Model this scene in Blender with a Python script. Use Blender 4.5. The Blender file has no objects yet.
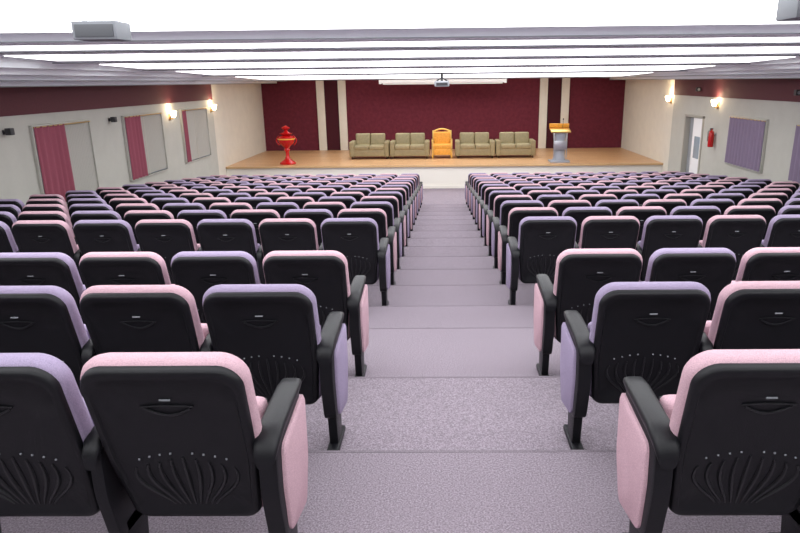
import bpy, bmesh, math, random
from mathutils import Vector, Matrix
random.seed(4)
scene=bpy.context.scene
try:
    scene.view_settings.view_transform='Standard'
    scene.view_settings.look='None'
except Exception as e: print(e)

# ---------------------------------------------------------------- materials
def mat(name,col,rough=0.6,metal=0.0,noise=None,bump=None,emit=None,estr=0,spec=0.5,col2=None,sheen=0):
    m=bpy.data.materials.new(name); m.use_nodes=True
    nt=m.node_tree; b=nt.nodes['Principled BSDF']
    b.inputs['Base Color'].default_value=(*col,1); b.inputs['Roughness'].default_value=rough
    b.inputs['Metallic'].default_value=metal; b.inputs['Specular IOR Level'].default_value=spec
    if sheen: b.inputs['Sheen Weight'].default_value=sheen
    if emit: 
        b.inputs['Emission Color'].default_value=(*emit,1); b.inputs['Emission Strength'].default_value=estr
    if noise or bump:
        tc=nt.nodes.new('ShaderNodeTexCoord')
        n=nt.nodes.new('ShaderNodeTexNoise'); n.inputs['Scale'].default_value=(noise or bump)[0]
        n.inputs['Detail'].default_value=6; n.inputs['Roughness'].default_value=.65
        nt.links.new(tc.outputs['Object'],n.inputs['Vector'])
        if noise:
            r=nt.nodes.new('ShaderNodeValToRGB'); a=noise[1]
            c2=col2 or tuple(min(1,c*(1+a)) for c in col)
            r.color_ramp.elements[0].position=.35; r.color_ramp.elements[1].position=.65
            r.color_ramp.elements[0].color=(*[c*(1-a) for c in col],1); r.color_ramp.elements[1].color=(*c2,1)
            nt.links.new(n.outputs['Fac'],r.inputs['Fac']); nt.links.new(r.outputs['Color'],b.inputs['Base Color'])
        if bump:
            bp=nt.nodes.new('ShaderNodeBump'); bp.inputs['Strength'].default_value=bump[1]; bp.inputs['Distance'].default_value=.01
            nt.links.new(n.outputs['Fac'],bp.inputs['Height']); nt.links.new(bp.outputs['Normal'],b.inputs['Normal'])
    return m
def srgb(r,g,b):
    f=lambda c:(c/255/12.92 if c/255<=.04045 else ((c/255+.055)/1.055)**2.4)
    return (f(r),f(g),f(b))
M_black=mat('black_plastic',(.006,.006,.008),.42,bump=(220,.15),spec=.3)
M_blackrib=mat('black_gloss',(.010,.010,.012),.3,spec=.5)
M_pink=mat('pink_fabric',srgb(198,164,174),.95,noise=(260,.16),bump=(260,.4),spec=.1)
M_lilac=mat('lilac_fabric',srgb(158,145,171),.95,noise=(260,.16),bump=(260,.4),spec=.1)
M_slot=mat('label_grey',(.2,.21,.23),.4)
M_carpet=mat('carpet',srgb(138,128,137),.97,noise=(120,.42),bump=(240,.6),spec=.05)
M_edgeshade=mat('carpet_edge_shade',srgb(124,115,123),.95,noise=(150,.3),spec=.05)  # darker carpet tone, paints the shade that marks each step edge
M_wall=mat('wall_paint',srgb(186,185,176),.8,noise=(3,.03))
M_beige=mat('beige_panel',srgb(222,217,204),.7,noise=(3,.03))
M_maroon=mat('maroon_band',srgb(88,38,46),.75,noise=(40,.12))
M_maroonF=mat('maroon_fabric',srgb(103,45,57),.9,noise=(8,.12),bump=(150,.5),spec=.1)
M_maroonD=mat('maroon_dark',srgb(72,34,42),.9,spec=.1)
M_ceil=mat('ceiling_white',srgb(240,243,247),.8)
M_beam=mat('beam_white',srgb(238,243,248),.7)
M_light=mat('light_panel',(1,1,1),.5,emit=(.96,.985,1),estr=3.7)
M_fascia=mat('stage_fascia',srgb(228,224,214),.6)
M_trimgold=mat('wood_trim',srgb(200,165,120),.4)
M_vent=mat('vent_grey',srgb(150,153,157),.6)
M_ventD=mat('vent_dark',srgb(70,72,76),.6)
M_spk=mat('speaker_grey',srgb(110,113,118),.6)
M_leather=mat('sofa_leather',srgb(148,137,104),.45,noise=(12,.1))
M_gold=mat('gold_fabric',srgb(225,160,60),.5,noise=(20,.15))
M_goldm=mat('gold_metal',(.75,.5,.15),.3,metal=.9)
M_dwood=mat('dark_wood',srgb(70,40,25),.4)
M_red=mat('red_lacquer',srgb(190,20,22),.25)
M_steel=mat('steel',(.55,.57,.6),.3,metal=.9)
M_acryl=mat('podium_grey',srgb(150,155,165),.35)
M_curR=mat('curtain_rose',srgb(150,84,98),.9,spec=.1)
M_curL=mat('curtain_lilac',srgb(138,124,145),.9,spec=.1)
M_blind=mat('blind_beige',srgb(172,170,162),.8)
M_frame=mat('window_frame',srgb(172,169,158),.5)
M_glass=mat('window_glass',srgb(150,165,175),.1)
M_doorw=mat('door_white',srgb(240,240,240),.5)
M_dark=mat('dark_grey',(.03,.03,.035),.5)
M_white=mat('white_plastic',(.8,.8,.8),.4)
M_proj=mat('projector_grey',(.32,.33,.36),.4)
M_lamp=mat('lamp_glow',(1,.85,.6),.5,emit=(1,.75,.48),estr=12)
M_brass=mat('brass',(.6,.42,.18),.3,metal=1)
M_wood=bpy.data.materials.new('stage_wood'); M_wood.use_nodes=True
nt=M_wood.node_tree; b=nt.nodes['Principled BSDF']; b.inputs['Roughness'].default_value=.35
tc=nt.nodes.new('ShaderNodeTexCoord'); br=nt.nodes.new('ShaderNodeTexBrick')
br.inputs['Color1'].default_value=(*srgb(212,170,126),1); br.inputs['Color2'].default_value=(*srgb(198,154,110),1)
br.inputs['Mortar'].default_value=(*srgb(140,105,72),1); br.inputs['Scale'].default_value=1
br.inputs['Brick Width'].default_value=1.2; br.inputs['Row Height'].default_value=.12; br.inputs['Mortar Size'].default_value=.004
nt.links.new(tc.outputs['Object'],br.inputs['Vector']); nt.links.new(br.outputs['Color'],b.inputs['Base Color'])

# ---------------------------------------------------------------- mesh builder
class MB:
    def __init__(s): s.v=[];s.f=[];s.m=[];s.sm=[];s.mats=[]
    def mi(s,m):
        if m not in s.mats: s.mats.append(m)
        return s.mats.index(m)
    def add(s,verts,faces,m,smooth=False,M=None):
        o=len(s.v); k=s.mi(m)
        for p in verts:
            p=Vector(p)
            if M is not None: p=M@p
            s.v.append(p)
        for f in faces: s.f.append([i+o for i in f]); s.m.append(k); s.sm.append(smooth)
    def box(s,lo,hi,m,bev=0,seg=2,M=None,taper=None):
        bm=bmesh.new(); bmesh.ops.create_cube(bm,size=1)
        for v in bm.verts:
            v.co=Vector(((lo[i]+hi[i])/2+v.co[i]*(hi[i]-lo[i])) for i in range(3))
        if taper:
            cx=(lo[0]+hi[0])/2; cy=(lo[1]+hi[1])/2
            for v in bm.verts:
                if v.co.z>(lo[2]+hi[2])/2:
                    v.co.x=cx+(v.co.x-cx)*taper[0]; v.co.y=cy+(v.co.y-cy)*taper[1]
        if bev: bmesh.ops.bevel(bm,geom=bm.edges[:],offset=bev,segments=seg,profile=.6,affect='EDGES')
        bm.verts.index_update()
        s.add([v.co.copy() for v in bm.verts],[[v.index for v in f.verts] for f in bm.faces],m,bool(bev),M); bm.free()
    def loft(s,rings,m,caps=(True,True),smooth=True,M=None):
        n=len(rings[0]); vs=[p for r in rings for p in r]; fs=[]
        for i in range(len(rings)-1):
            for j in range(n):
                a=i*n+j; b_=i*n+(j+1)%n; fs.append([a,b_,b_+n,a+n])
        s.add(vs,fs,m,smooth,M)
        if caps[0]: s.add(rings[0],[list(range(n))[::-1]],m,False,M)
        if caps[1]: s.add(rings[-1],[list(range(n))],m,False,M)
    def lathe(s,prof,m,c=(0,0,0),n=28,M=None):
        s.loft([[(c[0]+r*math.cos(2*math.pi*j/n),c[1]+r*math.sin(2*math.pi*j/n),c[2]+z) for j in range(n)] for r,z in prof],m,M=M)
    def tube(s,path,r,m,n=8,M=None):
        rings=[]
        P=[Vector(p) for p in path]
        for i,p in enumerate(P):
            t=(P[min(i+1,len(P)-1)]-P[max(i-1,0)]).normalized()
            up=Vector((0,1,0)) if abs(t.y)<.9 else Vector((1,0,0))
            a=t.cross(up).normalized(); b_=t.cross(a)
            rr=r[i] if isinstance(r,(list,tuple)) else r
            rings.append([p+a*rr*math.cos(2*math.pi*j/n)+b_*rr*math.sin(2*math.pi*j/n) for j in range(n)])
        s.loft(rings,m,M=M)
    def mesh(s,name,mirror=False):
        me=bpy.data.meshes.new(name)
        V=[(-p.x,p.y,p.z) if mirror else p for p in s.v]
        F=[f[::-1] if mirror else f for f in s.f]
        me.from_pydata([tuple(p) for p in V],[],F)
        for m in s.mats: me.materials.append(m)
        for p,k,sm in zip(me.polygons,s.m,s.sm): p.material_index=k; p.use_smooth=sm
        bm=bmesh.new(); bm.from_mesh(me); bmesh.ops.remove_doubles(bm,verts=bm.verts,dist=1e-5)
        bmesh.ops.recalc_face_normals(bm,faces=bm.faces); bm.to_mesh(me); bm.free()
        try: me.set_sharp_from_angle(angle=math.radians(50))
        except Exception: pass
        return me
    def obj(s,name,loc=(0,0,0),rot=0):
        o=bpy.data.objects.new(name,s.mesh(name)); scene.collection.objects.link(o)
        o.location=loc; o.rotation_euler=(0,0,rot); return o

# ---------------------------------------------------------------- layout constants
CZ=1.77; W=7.05; SL=.102
def fl(h): return -SL*(h-2.1)
rows=[2.02,3.03,4.06]+[6.03+.97*k for k in range(13)]
rz=[fl(h) for h in rows]; rz[0]=0
ZF=rz[-1]
STY=20.9; STZ=ZF+.76; BACK=25.9
CEIL=CZ+.44
def cz(y):
    if y<5: return CEIL
    if y<21: return CEIL-.0205*(y-5)
    return CEIL

# ---------------------------------------------------------------- floor
prof=[(-3.2,0)]; tread_edges=[]
for i in range(1,len(rows)):
    if i==3:
        e=5.0; mz=(rz[2]+rz[3])/2
        prof+= [(e,rz[2]),(e,mz),(rows[3]-.2,mz),(rows[3]-.2,rz[3])]
        tread_edges+=[(e,rz[2]),(rows[3]-.2,mz)]
    else:
        prof+=[(rows[i]-.2,rz[i-1]),(rows[i]-.2,rz[i])]; tread_edges.append((rows[i]-.2,rz[i-1]))
prof.append((BACK+.1,ZF))
mb=MB(); n=len(prof)
vs=[(-W-.1,y,z) for y,z in prof]+[(W+.1,y,z) for y,z in prof]+[(-W-.1,y,ZF-.3) for y,z in prof]+[(W+.1,y,ZF-.3) for y,z in prof]
mb.add(vs,[[i,n+i,n+i+1,i+1] for i in range(n-1)]+[[i,i+1,2*n+i+1,2*n+i] for i in range(n-1)]+[[n+i,3*n+i,3*n+i+1,n+i+1] for i in range(n-1)]+[[2*n+i,2*n+i+1,3*n+i+1,3*n+i] for i in range(n-1)],M_carpet)
for y,z in tread_edges: mb.box((-W,y-.012,z-.03),(W,y+.006,z+.002),M_edgeshade)  # added thin dark strips: step shade put into colour, no real nosing
mb.obj('floor')

# ---------------------------------------------------------------- walls
def simple(name,lo,hi,m,bev=0):
    b_=MB(); b_.box(lo,hi,m,bev); return b_.obj(name)
DY0,DY1=17.9,19.3; DZ=CZ-.98; BP=20.4
for side,sx in (('left',-1),('right',1)):
    b_=MB()
    def seg(y0,y1,z0,z1,m):
        xs=sorted((sx*W,sx*(W+.2))); b_.box((xs[0],y0,z0),(xs[1],y1,z1),m)
    bp=20.2 if side=='left' else BP
    if side=='left':
        seg(-3.2,bp,ZF-.3,CEIL+.2,M_wall)
    else:
        seg(-3.2,DY0,ZF-.3,CEIL+.2,M_wall); seg(DY0,DY1,DZ,CEIL+.2,M_wall); seg(DY1,bp,ZF-.3,CEIL+.2,M_wall)
    seg(bp,BACK+.2,ZF-.3,CEIL+.2,M_beige)
    b_.obj('wall_'+side)
    xs=sorted((sx*W,sx*(W-.02)))
    simple('trim_1' if side=='left' else 'trim_2',(xs[0],-3,CZ-.47),(xs[1],bp,CZ-.02),M_maroon)
simple('wall_back',(-W-.2,BACK,ZF-.3),(W+.2,BACK+.2,CEIL+.2),M_maroonF)
simple('wall_rear',(-W-.2,-3.4,-.3),(W+.2,-3.2,CEIL+.2),M_wall)
k=3
for cx in (-4.33,4.33):
    simple('trim_%d'%k,(cx-.3,BACK-.03,STZ+.001),(cx+.3,BACK,CEIL),M_maroonD); k+=1
    for d in (-.42,.42):
        simple('trim_%d'%k,(cx+d-.15,BACK-.1,STZ+.001),(cx+d+.15,BACK,CEIL),M_beige,.01); k+=1

# stage
b_=MB()
b_.box((-W+.002,STY,ZF+.001),(W-.002,BACK-.002,STZ-.04),M_fascia)
b_.box((-W+.002,STY-.04,STZ-.04),(W-.002,BACK-.002,STZ),M_wood)
b_.box((-W+.002,STY-.06,STZ-.06),(W-.002,STY-.04,STZ),M_trimgold,.004)
b_.box((-W+.002,STY-.03,ZF+.001),(W-.002,STY,ZF+.1),M_fascia)
b_.obj('stage')

# ---------------------------------------------------------------- ceiling
b_=MB()
cp=[(-3.4,CEIL),(5,CEIL),(21,cz(20.999)),(21,CEIL),(BACK+.2,CEIL)]; n=len(cp)
b_.add([(-W-.2,y,z) for y,z in cp]+[(W+.2,y,z) for y,z in cp]+[(-W-.2,y,CEIL+.15) for y,z in cp]+[(W+.2,y,CEIL+.15) for y,z in cp],
 [[i,i+1,n+i+1,n+i] for i in range(n-1)]+[[2*n+i,3*n+i,3*n+i+1,2*n+i+1] for i in range(n-1)]+[[i,2*n+i,2*n+i+1,i+1] for i in range(n-1)]+[[n+i,n+i+1,3*n+i+1,3*n+i] for i in range(n-1)],M_ceil)
b_.obj('ceiling')
for sx in(-1,1):
    b_=MB()
    def bx(x0,x1,z0,z1,m):
        xs=sorted((sx*x0,sx*x1)); b_.box((xs[0],-3.2,z0),(xs[1],BACK-.12,z1),m)
    bx(6.4,W,CZ-.02,CZ+.06,M_beam); bx(6.0,W,CZ+.06,CZ+.14,M_beam); bx(5.7,W,CZ+.14,CZ+.22,M_ceil); bx(5.5,W,CZ+.22,CEIL,M_ceil)
    bx(5.99,6.0,CZ+.06,CZ+.075,M_vent); bx(6.39,6.4,CZ-.02,CZ-.005,M_vent)
    b_.obj('ceiling_soffit')
beams=[(-1.4,.3,.07),(.6,.35,.07),(2.3,.5,.07),(5.6,.4,.08),(7.4,.3,.045),(9.4,.4,.05),(12.2,.4,.045),(15.8,.4,.045),(20.6,.38,.05)]
for y,w,d in beams:
    zb=cz(y+w)-d
    b_=MB(); b_.box((-5.9,y,zb),(5.9,y+w,cz(y)+.01),M_beam,.012,2)
    b_.box((-5.9,y-.012,zb+.0),(5.9,y,zb+.010),M_vent)
    b_.obj('ceiling_beam')
for i in range(len(beams)-1):
    y0=beams[i][0]+beams[i][1]; y1=beams[i+1][0]; c=(y0+y1)/2; hw=(y1-y0)*(.40 if i<3 else .34)
    a=math.atan2(cz(c+hw)-cz(c-hw),2*hw)
    T=Matrix.Translation((0,c,cz(c)))@Matrix.Rotation(a,4,'X')
    b_=MB(); b_.box((-5.3,-hw,-.03),(5.3,hw,0),M_beam,0,1,T); b_.box((-5.26,-hw+.03,-.04),(5.26,hw-.03,-.028),M_light,0,1,T)
    b_.obj('ceiling_light_panel')
b_=MB(); b_.box((-4.8,22,CEIL-.03),(4.8,24,CEIL),M_beam); b_.box((-4.75,22.05,CEIL-.04),(4.75,23.95,CEIL-.028),M_light); b_.obj('ceiling_light_panel')
def cspk(x,y):
    z=CEIL-.04
    b_=MB(); b_.box((x-.14,y-.1,z-.13),(x+.14,y+.1,z-.02),M_spk,.01); b_.box((x-.12,y-.106,z-.115),(x+.12,y-.098,z-.04),M_ventD,.002)
    for s_ in(-1,1): b_.box((x+s_*.1-.01,y-.01,z-.03),(x+s_*.1+.01,y+.01,z+.01),M_steel)
    b_.obj('ceiling_speaker')
cspk(-2.20,4.3); cspk(1.75,3.35)

# ---------------------------------------------------------------- auditorium chair
SX=.29
def build_chair(fab,end_inner=True,outer=False):
    """local +x = aisle side"""
    mb=MB()
    B0=Vector((0,-.015,.272)); lean=math.radians(15.5)
    vv=Vector((0,-math.sin(lean),math.cos(lean))); ww=Vector((0,-math.cos(lean),-math.sin(lean)))
    def P(u,v,w): return B0+Vector((u,0,0))+vv*v+ww*w
    def outline(wt,wm,wb,h,r,rb,v0=0):
        pts=[]
        def hw(v):
            t=max(0,min(1,v/h))
            return (wb+(wm-wb)*t/.45 if t<.45 else wm+(wt-wm)*(t-.45)/.55)
        N=7
        for i in range(N+1):
            a=-math.pi/2+math.pi/2*i/N; v=rb+rb*math.sin(a); pts.append((hw(v)-rb+rb*math.cos(a),v))
        for t in (.25,.4,.5,.6,.75): pts.append((hw(h*t),h*t))
        for i in range(N+1):
            a=math.pi/2*i/N; v=h-r+r*math.sin(a); pts.append((hw(v)-r+r*math.cos(a),v))
        pts=[(x,v+.012*(1-(x/wt)**2)) if v>h*.95 else (x,v) for x,v in pts]
        return pts+[(-x,v) for x,v in pts[::-1]]
    def ring(o,s,w,h):
        c=h/2
        return [P(x*s,c+(v-c)*s,w) for x,v in o]
    H=.685
    oc=outline(.268,.268,.238,H+.012,.085,.05)
    mb.loft([ring(oc,.80,-.082,H),ring(oc,.9,-.076,H),ring(oc,.96,-.062,H),ring(oc,.992,-.042,H),ring(oc,1.002,-.02,H),ring(oc,.985,.0,H),ring(oc,.95,.010,H)],fab)
    os=outline(.258,.254,.223,H-.001,.078,.05)
    mb.loft([ring(os,1.0,-.010,H),ring(os,1.0,.016,H),ring(os,.985,.027,H),ring(os,.965,.032,H),ring(os,.90,.033,H),ring(os,.875,.024,H),ring(os,.5,.020,H)],M_black)
    for i in range(-4,5):
        path=[]
        for j in range(9):
            t=j/8; v=.07+t*(.235-.012*abs(i))
            u=i*(.018+.026*math.sin(t*math.pi*.62)**1.3)
            path.append(P(u,v,.022))
        mb.tube(path,[.003+.0045*math.sin(math.pi*(j+.5)/9) for j in range(9)],M_blackrib,6)
    for i in range(-4,5):
        if i==0: continue
        u=i*.037; v=.325-.0018*i*i
        mb.box((-.003,-.003,-.002),(.003,.003,.002),M_slot,0,1,Matrix.Translation(P(u,v,.023))@Matrix.Rotation(-lean,4,'X')@Matrix.Rotation(math.pi/2,4,'X'))
    mb.tube([P(-.075+.15*j/12,.53-.030*math.sin(math.pi*j/12),.024) for j in range(13)],.0045,M_blackrib,6)
    mb.tube([P(-.085+.17*j/12,.535+.006*math.sin(math.pi*j/12),.024) for j in range(13)],.003,M_blackrib,6)
    mb.box((-.018,-.003,-.0015),(.018,.003,.0015),M_slot,0,1,Matrix.Translation(P(0,.565,.024))@Matrix.Rotation(-lean,4,'X')@Matrix.Rotation(math.pi/2,4,'X'))
    S=Matrix.Translation((0,.10,.37))@Matrix.Rotation(math.radians(-6),4,'X')
    mb.box((-.225,-.045,0),(.225,.05,.28),fab,.04,3,S)
    mb.box((-.215,.045,.02),(.215,.075,.26),M_black,.02,2,S)
    mb.box((-SX,.02,.33),(SX,.07,.37),M_black,.008,1)
    def prof_ring(pts,x): return [(x,y,z) for y,z in pts]
    def rounded(poly,r,N=5):
        out=[]; n=len(poly)
        for i in range(n):
            p=Vector(poly[i]); a=(Vector(poly[i-1])-p); b2=(Vector(poly[(i+1)%n])-p)
            d=min(r,a.length*.45,b2.length*.45); A=p+a.normalized()*d; Bq=p+b2.normalized()*d
            for q in range(N+1):
                t=q/N; out.append(tuple(A*(1-t)**2+p*2*t*(1-t)+Bq*t*t))
        return out
    def inset(pts,k):
        cy=sum(p[0] for p in pts)/len(pts); cz=sum(p[1] for p in pts)/len(pts)
        return [(cy+(y-cy)*k,cz+(z-cz)*k) for y,z in pts]
    def standard(x,sg,panel):
        pr=rounded([(-.085,.20),(-.135,.42),(-.13,.60),(.25,.635),(.235,.35),(.16,.18)],.05)
        t=.03 if panel else .020
        mb.loft([prof_ring(inset(pr,.95),x-t-.004),prof_ring(pr,x-t),prof_ring(pr,x+t),prof_ring(inset(pr,.95),x+t+.004)],M_black)
        if panel:
            pp=rounded([(-.055,.215),(-.085,.42),(-.075,.575),(.262,.61),(.252,.35),(.175,.17)],.035)
            mb.loft([prof_ring(pp,x+sg*t*.6),prof_ring(pp,x+sg*(t+.013)),prof_ring(inset(pp,.95),x+sg*(t+.020))],fab)
        aw=.044 if panel else .030
        rings=[]
        for (yy,zz,hh,wf) in [(-.165,.555,.03,.6),(-.16,.585,.045,.85),(-.13,.615,.05,1),(-.05,.632,.05,1),(.08,.643,.048,1),(.2,.65,.044,1),(.262,.65,.036,.9),(.28,.648,.02,.6)]:
            rr=[]
            for j in range(16):
                a=2*math.pi*j/16; cx=abs(math.cos(a))**.6*(1 if math.cos(a)>=0 else -1); cz_=abs(math.sin(a))**.7*(1 if math.sin(a)>=0 else -1)
                rr.append((x+cx*aw*wf,yy,zz+cz_*hh*.5))
            rings.append(rr)
        mb.loft(rings,M_black)
        mb.box((x-.024,-.03,.03),(x+.024,.09,.26),M_black,.01,2,None,(1,1.5))
        mb.box((x-.032,-.13,0),(x+.032,.17,.035),M_black,.012,2)
    standard(SX,1,end_inner)
    if outer: standard(-SX,-1,True)
    return mb
mesh_cache={}
for cn,fab in (('pink',M_pink),('lilac',M_lilac)):
    for kind,(a,o) in {'aisle':(True,False),'mid':(False,False),'wall':(False,True)}.items():
        mbx=build_chair(fab,a,o)
        mesh_cache[(cn,kind,0)]=mbx.mesh('chair_%s_%s'%(cn,kind))
        mesh_cache[(cn,kind,1)]=mbx.mesh('chair_%s_%s_m'%(cn,kind),True)
PITCH=.58; NC=10; A0=.635
for r,(h,z) in enumerate(zip(rows,rz)):
    for side in(0,1):
        for c in range(NC):
            col='pink' if (r+c)%2==0 else 'lilac'
            kind='aisle' if c==0 else ('wall' if c==NC-1 else 'mid')
            x=A0+SX+PITCH*c
            if r==0: x+=.015 if side==0 else .04
            if side==0: x=-x
            o=bpy.data.objects.new('auditorium_chair',mesh_cache[(col,kind,side)])
            scene.collection.objects.link(o); o.location=(x,h,z)

# ---------------------------------------------------------------- stage furniture
def sofa(x,y):
    b_=MB()
    b_.box((-.68,-.38,.1),(.68,.40,.34),M_leather,.03)
    for sx in(-1,1):
        xs=sorted((sx*.52,sx*.69)); b_.box((xs[0],-.40,.08),(xs[1],.40,.60),M_leather,.05,3)
        xs=sorted((sx*.005,sx*.52)); b_.box((xs[0],-.42,.32),(xs[1],.22,.47),M_leather,.045,3)
        b_.box((xs[0],.12,.42),(xs[1],.38,.86),M_leather,.06,3,Matrix.Rotation(math.radians(-4),4,'X'))
        for yy in(-.33,.33):
            b_.lathe([(.025,0),(.03,.1)],M_dwood,(sx*.6,yy,0),10)
    o=b_.obj('sofa',(x,y,STZ+.002))
for x in(-2.58,-1.17,1.11,2.52): sofa(x,23.0)
b_=MB()
b_.box((-.33,-.3,.32),(.33,.3,.48),M_gold,.04,3)
b_.box((-.30,.2,.4),(.30,.33,.88),M_gold,.05,3)
b_.box((-.34,.22,.3),(-.28,.36,.92),M_goldm,.02); b_.box((.28,.22,.3),(.34,.36,.92),M_goldm,.02)
b_.tube([(-.31+.62*i/10,.29,.88+.09*math.sin(math.pi*i/10)) for i in range(11)],.03,M_goldm)
for sx in(-1,1):
    b_.box((sx*.33-.035,-.32,.58),(sx*.33+.035,.3,.64),M_goldm,.015); b_.box((sx*.33-.03,-.31,0),(sx*.33+.03,-.25,.6),M_goldm,.01)
    b_.box((sx*.31-.03,.25,0),(sx*.31+.03,.31,.35),M_goldm,.01)
b_.box((-.3,-.32,.12),(.3,.3,.33),M_gold,.02)
b_.obj('golden_armchair',(-.04,23.0,STZ+.002))

b_=MB()
b_.box((-.32,-.25,0),(.32,.25,.06),M_acryl,.015)
b_.loft([[(.20*math.cos(a)*k2,.15*math.sin(a)*k2,z) for a in [2*math.pi*j/24 for j in range(24)]] for z,k2 in((.06,1.1),(.2,.95),(.6,.9),(.95,1.15),(1.0,1.3))],M_acryl)
b_.box((-.22,-.17,.15),(-.19,-.14,1.0),M_steel,.01); b_.box((.19,-.17,.15),(.22,-.14,1.0),M_steel,.01)
T=Matrix.Translation((0,0,1.06))@Matrix.Rotation(math.radians(14),4,'X')
b_.box((-.32,-.24,-.05),(.32,.24,.0),M_goldm,.015,2,T); b_.box((-.32,.2,-.0),(.32,.24,.12),M_gold,.01,2,T)
b_.box((-.2,-.215,.42),(.2,-.17,.7),M_steel,.01)
b_.tube([(.1,.1,1.1),(.1,.05,1.25),(.08,-.05,1.36)],.008,M_dark)
b_.lathe([(.005,0),(.02,.01),(.02,.05),(.005,.06)],M_dark,(.08,-.06,1.35),10)
b_.obj('podium',(3.80,21.4,STZ+.002))

b_=MB()
b_.lathe([(.26,0),(.27,.04),(.2,.09),(.1,.16),(.06,.25),(.055,.4),(.1,.46),(.07,.52),(.12,.58),(.23,.68),(.27,.78),(.26,.88),(.18,.92),(.1,.95)],M_red)
b_.lathe([(.1,.94),(.2,.98),(.21,1.0),(.08,1.04),(.05,1.1),(.13,1.16),(.13,1.19),(.02,1.25)],M_red)
for sx in(-1,1):
    b_.tube([(sx*(.24+.09*math.sin(math.pi*i/10)),0,.62+.3*i/10) for i in range(11)],.02,M_red)
b_.lathe([(.275,.8),(.28,.82),(.275,.84)],M_gold)
b_.obj('ceremonial_oil_lamp',(-5.17,21.5,STZ+.002))

b_=MB(); b_.box((-2.3,-.07,-.06),(2.3,.07,.07),M_white,.02)
for sx in(-1,1): b_.box((sx*2.3-.04,-.08,-.08),(sx*2.3+.04,.08,.09),M_white,.01); b_.tube([(sx*1.6,0,.06),(sx*1.6,0,.435)],.012,M_white)
b_.box((-2.2,-.02,-.1),(2.2,.0,-.06),M_white)
b_.obj('projection_screen',(0,24.6,CZ))
PY=15.4
b_=MB(); b_.box((-.17,-.14,-.07),(.17,.14,.06),M_proj,.025,3); b_.lathe([(.045,0),(.05,.03)],M_dark,M=Matrix.Translation((.08,.14,0))@Matrix.Rotation(-math.pi/2,4,'X'))
pz=CZ-.05; hh=cz(PY)-pz
b_.box((-.13,-.147,-.045),(.13,-.138,.02),M_dark); b_.tube([(0,0,.05),(0,0,hh)],.03,M_dark); b_.box((-.1,-.1,hh-.02),(.1,.1,hh),M_white,.005)
for sx in(-1,1): b_.tube([(0,0,.13),(sx*.12,0,.06)],.015,M_dark)
b_.obj('ceiling_projector',(-.04,PY,pz))

# ---------------------------------------------------------------- windows, curtains
def window(n,sx,y0,y1,z0,z1,cur,c0,c1):
    b_=MB()
    def bx(x0,x1,ya,yb,za,zb,m,bev=0):
        xs=sorted((sx*(W-x0),sx*(W-x1))); b_.box((xs[0],ya,za),(xs[1],yb,zb),m,bev)
    bx(0,.01,y0,y1,z0,z1,M_glass)
    for (a,b2,c,d) in((y0-.03,y1+.03,z1,z1+.03),(y0-.03,y1+.03,z0-.03,z0)): bx(0,.06,a,b2,c,d,M_wall,.006)
    for yy in(y0-.03,y1): bx(0,.06,yy,yy+.03,z0,z1,M_wall,.006)
    bx(0.01,.03,(y0+y1)/2-.025,(y0+y1)/2+.025,z0,z1,M_frame)
    if c1<1:
        a=y0+(y1-y0)*c1; ns=16
        for i in range(ns): bx(.02,.028,a+(y1-a)*i/ns,a+(y1-a)*(i+.96)/ns,z0+.02,z1,M_blind)
    a=y0+(y1-y0)*c0; e=y0+(y1-y0)*c1; N=120
    vs=[];fs=[]
    for i in range(N+1):
        t=i/N; y=a+(e-a)*t; amp=.03
        for q in range(5):
            z=z1-(z1-z0-.0)*q/4; xx=.07+amp*math.sin(t*(e-a)*2*math.pi/.17+.6*math.sin(t*9))*(.6+.12*q)
            vs.append((sx*(W-xx),y,z))
    for i in range(N):
        for q in range(4): fs.append([i*5+q,(i+1)*5+q,(i+1)*5+q+1,i*5+q+1])
    b_.add(vs,fs,cur,True)
    b_.tube([(sx*(W-.07),y0,z1-.01),(sx*(W-.07),y1,z1-.01)],.012,M_brass)
    b_.obj('window_%d'%n)
zt,zb=CZ-.68,CZ-2.06
n=1
for y0,y1,f in ((7.7,9.6,.5),(11.08,12.9,.5),(14.35,16.3,.4),(17.6,19.5,.15)):
    window(n,-1,y0,y1,zb,zt,M_curR,0,f); n+=1
window(n,1,14.4,16.2,CZ-2.0,CZ-.9,M_curL,0,1); n+=1
window(n,1,11.2,13.1,CZ-2.0,CZ-.9,M_curL,0,1); n+=1

b_=MB()
for yy in(DY0,DY1-.07): b_.box((W-.03,yy,ZF),(W+.2,yy+.07,DZ),M_frame,.006)
b_.box((W-.03,DY0,DZ-.07),(W+.2,DY1,DZ),M_frame,.006)
b_.box((W+.02,DY0+.07,ZF),(W+.06,DY0+.80,DZ-.07),M_doorw,.005); b_.box((W+.13,DY0+.80,ZF),(W+.17,DY1-.07,DZ-.07),M_vent,.005)
b_.box((W+.015,DY0+.22,ZF+1.2),(W+.022,DY0+.62,ZF+1.8),M_glass,.002)
b_.tube([(W-.02,DY0+.72,ZF+1.0),(W-.02,DY0+.72,ZF+1.2)],.012,M_steel)
b_.obj('door_1')

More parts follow.
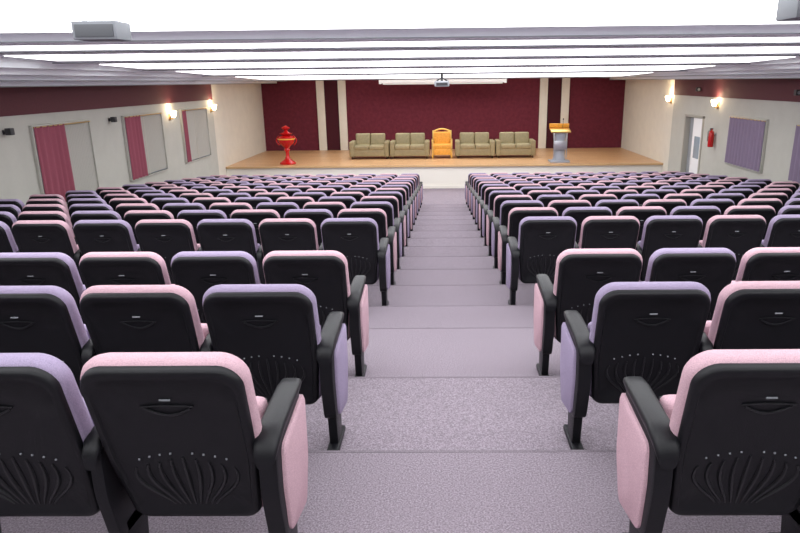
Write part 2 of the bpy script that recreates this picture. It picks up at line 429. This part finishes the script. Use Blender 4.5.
def sconce(sx,y,z):
    b_=MB()
    b_.box((-.015,-.06,-.1),(.0,.06,.08),M_brass,.005)
    b_.tube([(-.01,0,-.04),(-.07,0,-.07),(-.11,0,-.03)],.012,M_brass)
    b_.lathe([(.03,0),(.05,.02),(.075,.1),(.085,.16)],M_lamp,(-.11,0,-.03),16)
    o=b_.obj('sconce_lamp',(sx*W,y,z),0 if sx>0 else math.pi)
    l=bpy.data.lights.new('sconce_light','POINT'); l.energy=9; l.color=(1,.78,.5); l.shadow_soft_size=.1
    lo=bpy.data.objects.new('sconce_light',l); scene.collection.objects.link(lo); lo.parent=o; lo.location=(-.13,0,.22)
sconce(-1,16.9,CZ-.80); sconce(-1,20.0,CZ-.74); sconce(1,17.1,CZ-.66); sconce(1,20.6,CZ-.64)
b_=MB(); b_.lathe([(.06,0),(.07,.02),(.07,.34),(.05,.4),(.02,.42),(.02,.46)],M_red,n=18); b_.box((-.05,-.015,.44),(.03,.015,.48),M_dark,.004)
b_.tube([(.02,0,.45),(-.09,0,.4),(-.09,0,.15)],.009,M_dark); b_.box((.05,-.04,.3),(.1,.04,.36),M_steel,.003)
b_.obj('fire_extinguisher',(W-.1,17.1,CZ-1.72))
def speaker(sx,y,z):
    b_=MB(); b_.box((-.15,-.05,-.04),(-.05,.05,.07),M_dark,.012); b_.box((-.06,-.012,-.012),(0,.012,.02),M_dark,.004); b_.box((-.01,-.03,-.03),(0,.03,.04),M_dark,.002)
    b_.lathe([(.03,0),(.035,.01)],M_vent,M=Matrix.Translation((-.1,-.05,.015))@Matrix.Rotation(math.pi/2,4,'X'),n=14)
    b_.obj('speaker',(sx*W,y,z),0 if sx>0 else math.pi)
for y in(10.4,13.8): speaker(-1,y,CZ-.72)
for y in(13.2,18.3): speaker(1,y,CZ-.3)

w=bpy.data.worlds.new('World'); scene.world=w; w.use_nodes=True
w.node_tree.nodes['Background'].inputs[0].default_value=(.9,.93,1,1); w.node_tree.nodes['Background'].inputs[1].default_value=.5

cam=bpy.data.cameras.new('camera'); co=bpy.data.objects.new('camera',cam); scene.collection.objects.link(co); scene.camera=co
cam.sensor_width=36; cam.lens=29.0; cam.clip_start=.05; cam.shift_x=-.042; cam.shift_y=-.002
co.matrix_world=Matrix.Translation((-.06,0,CZ))@Matrix.Rotation(math.radians(.8),4,'Z')@Matrix.Rotation(math.radians(90-15.9),4,'X')@Matrix.Rotation(math.radians(-.6),4,'Z')
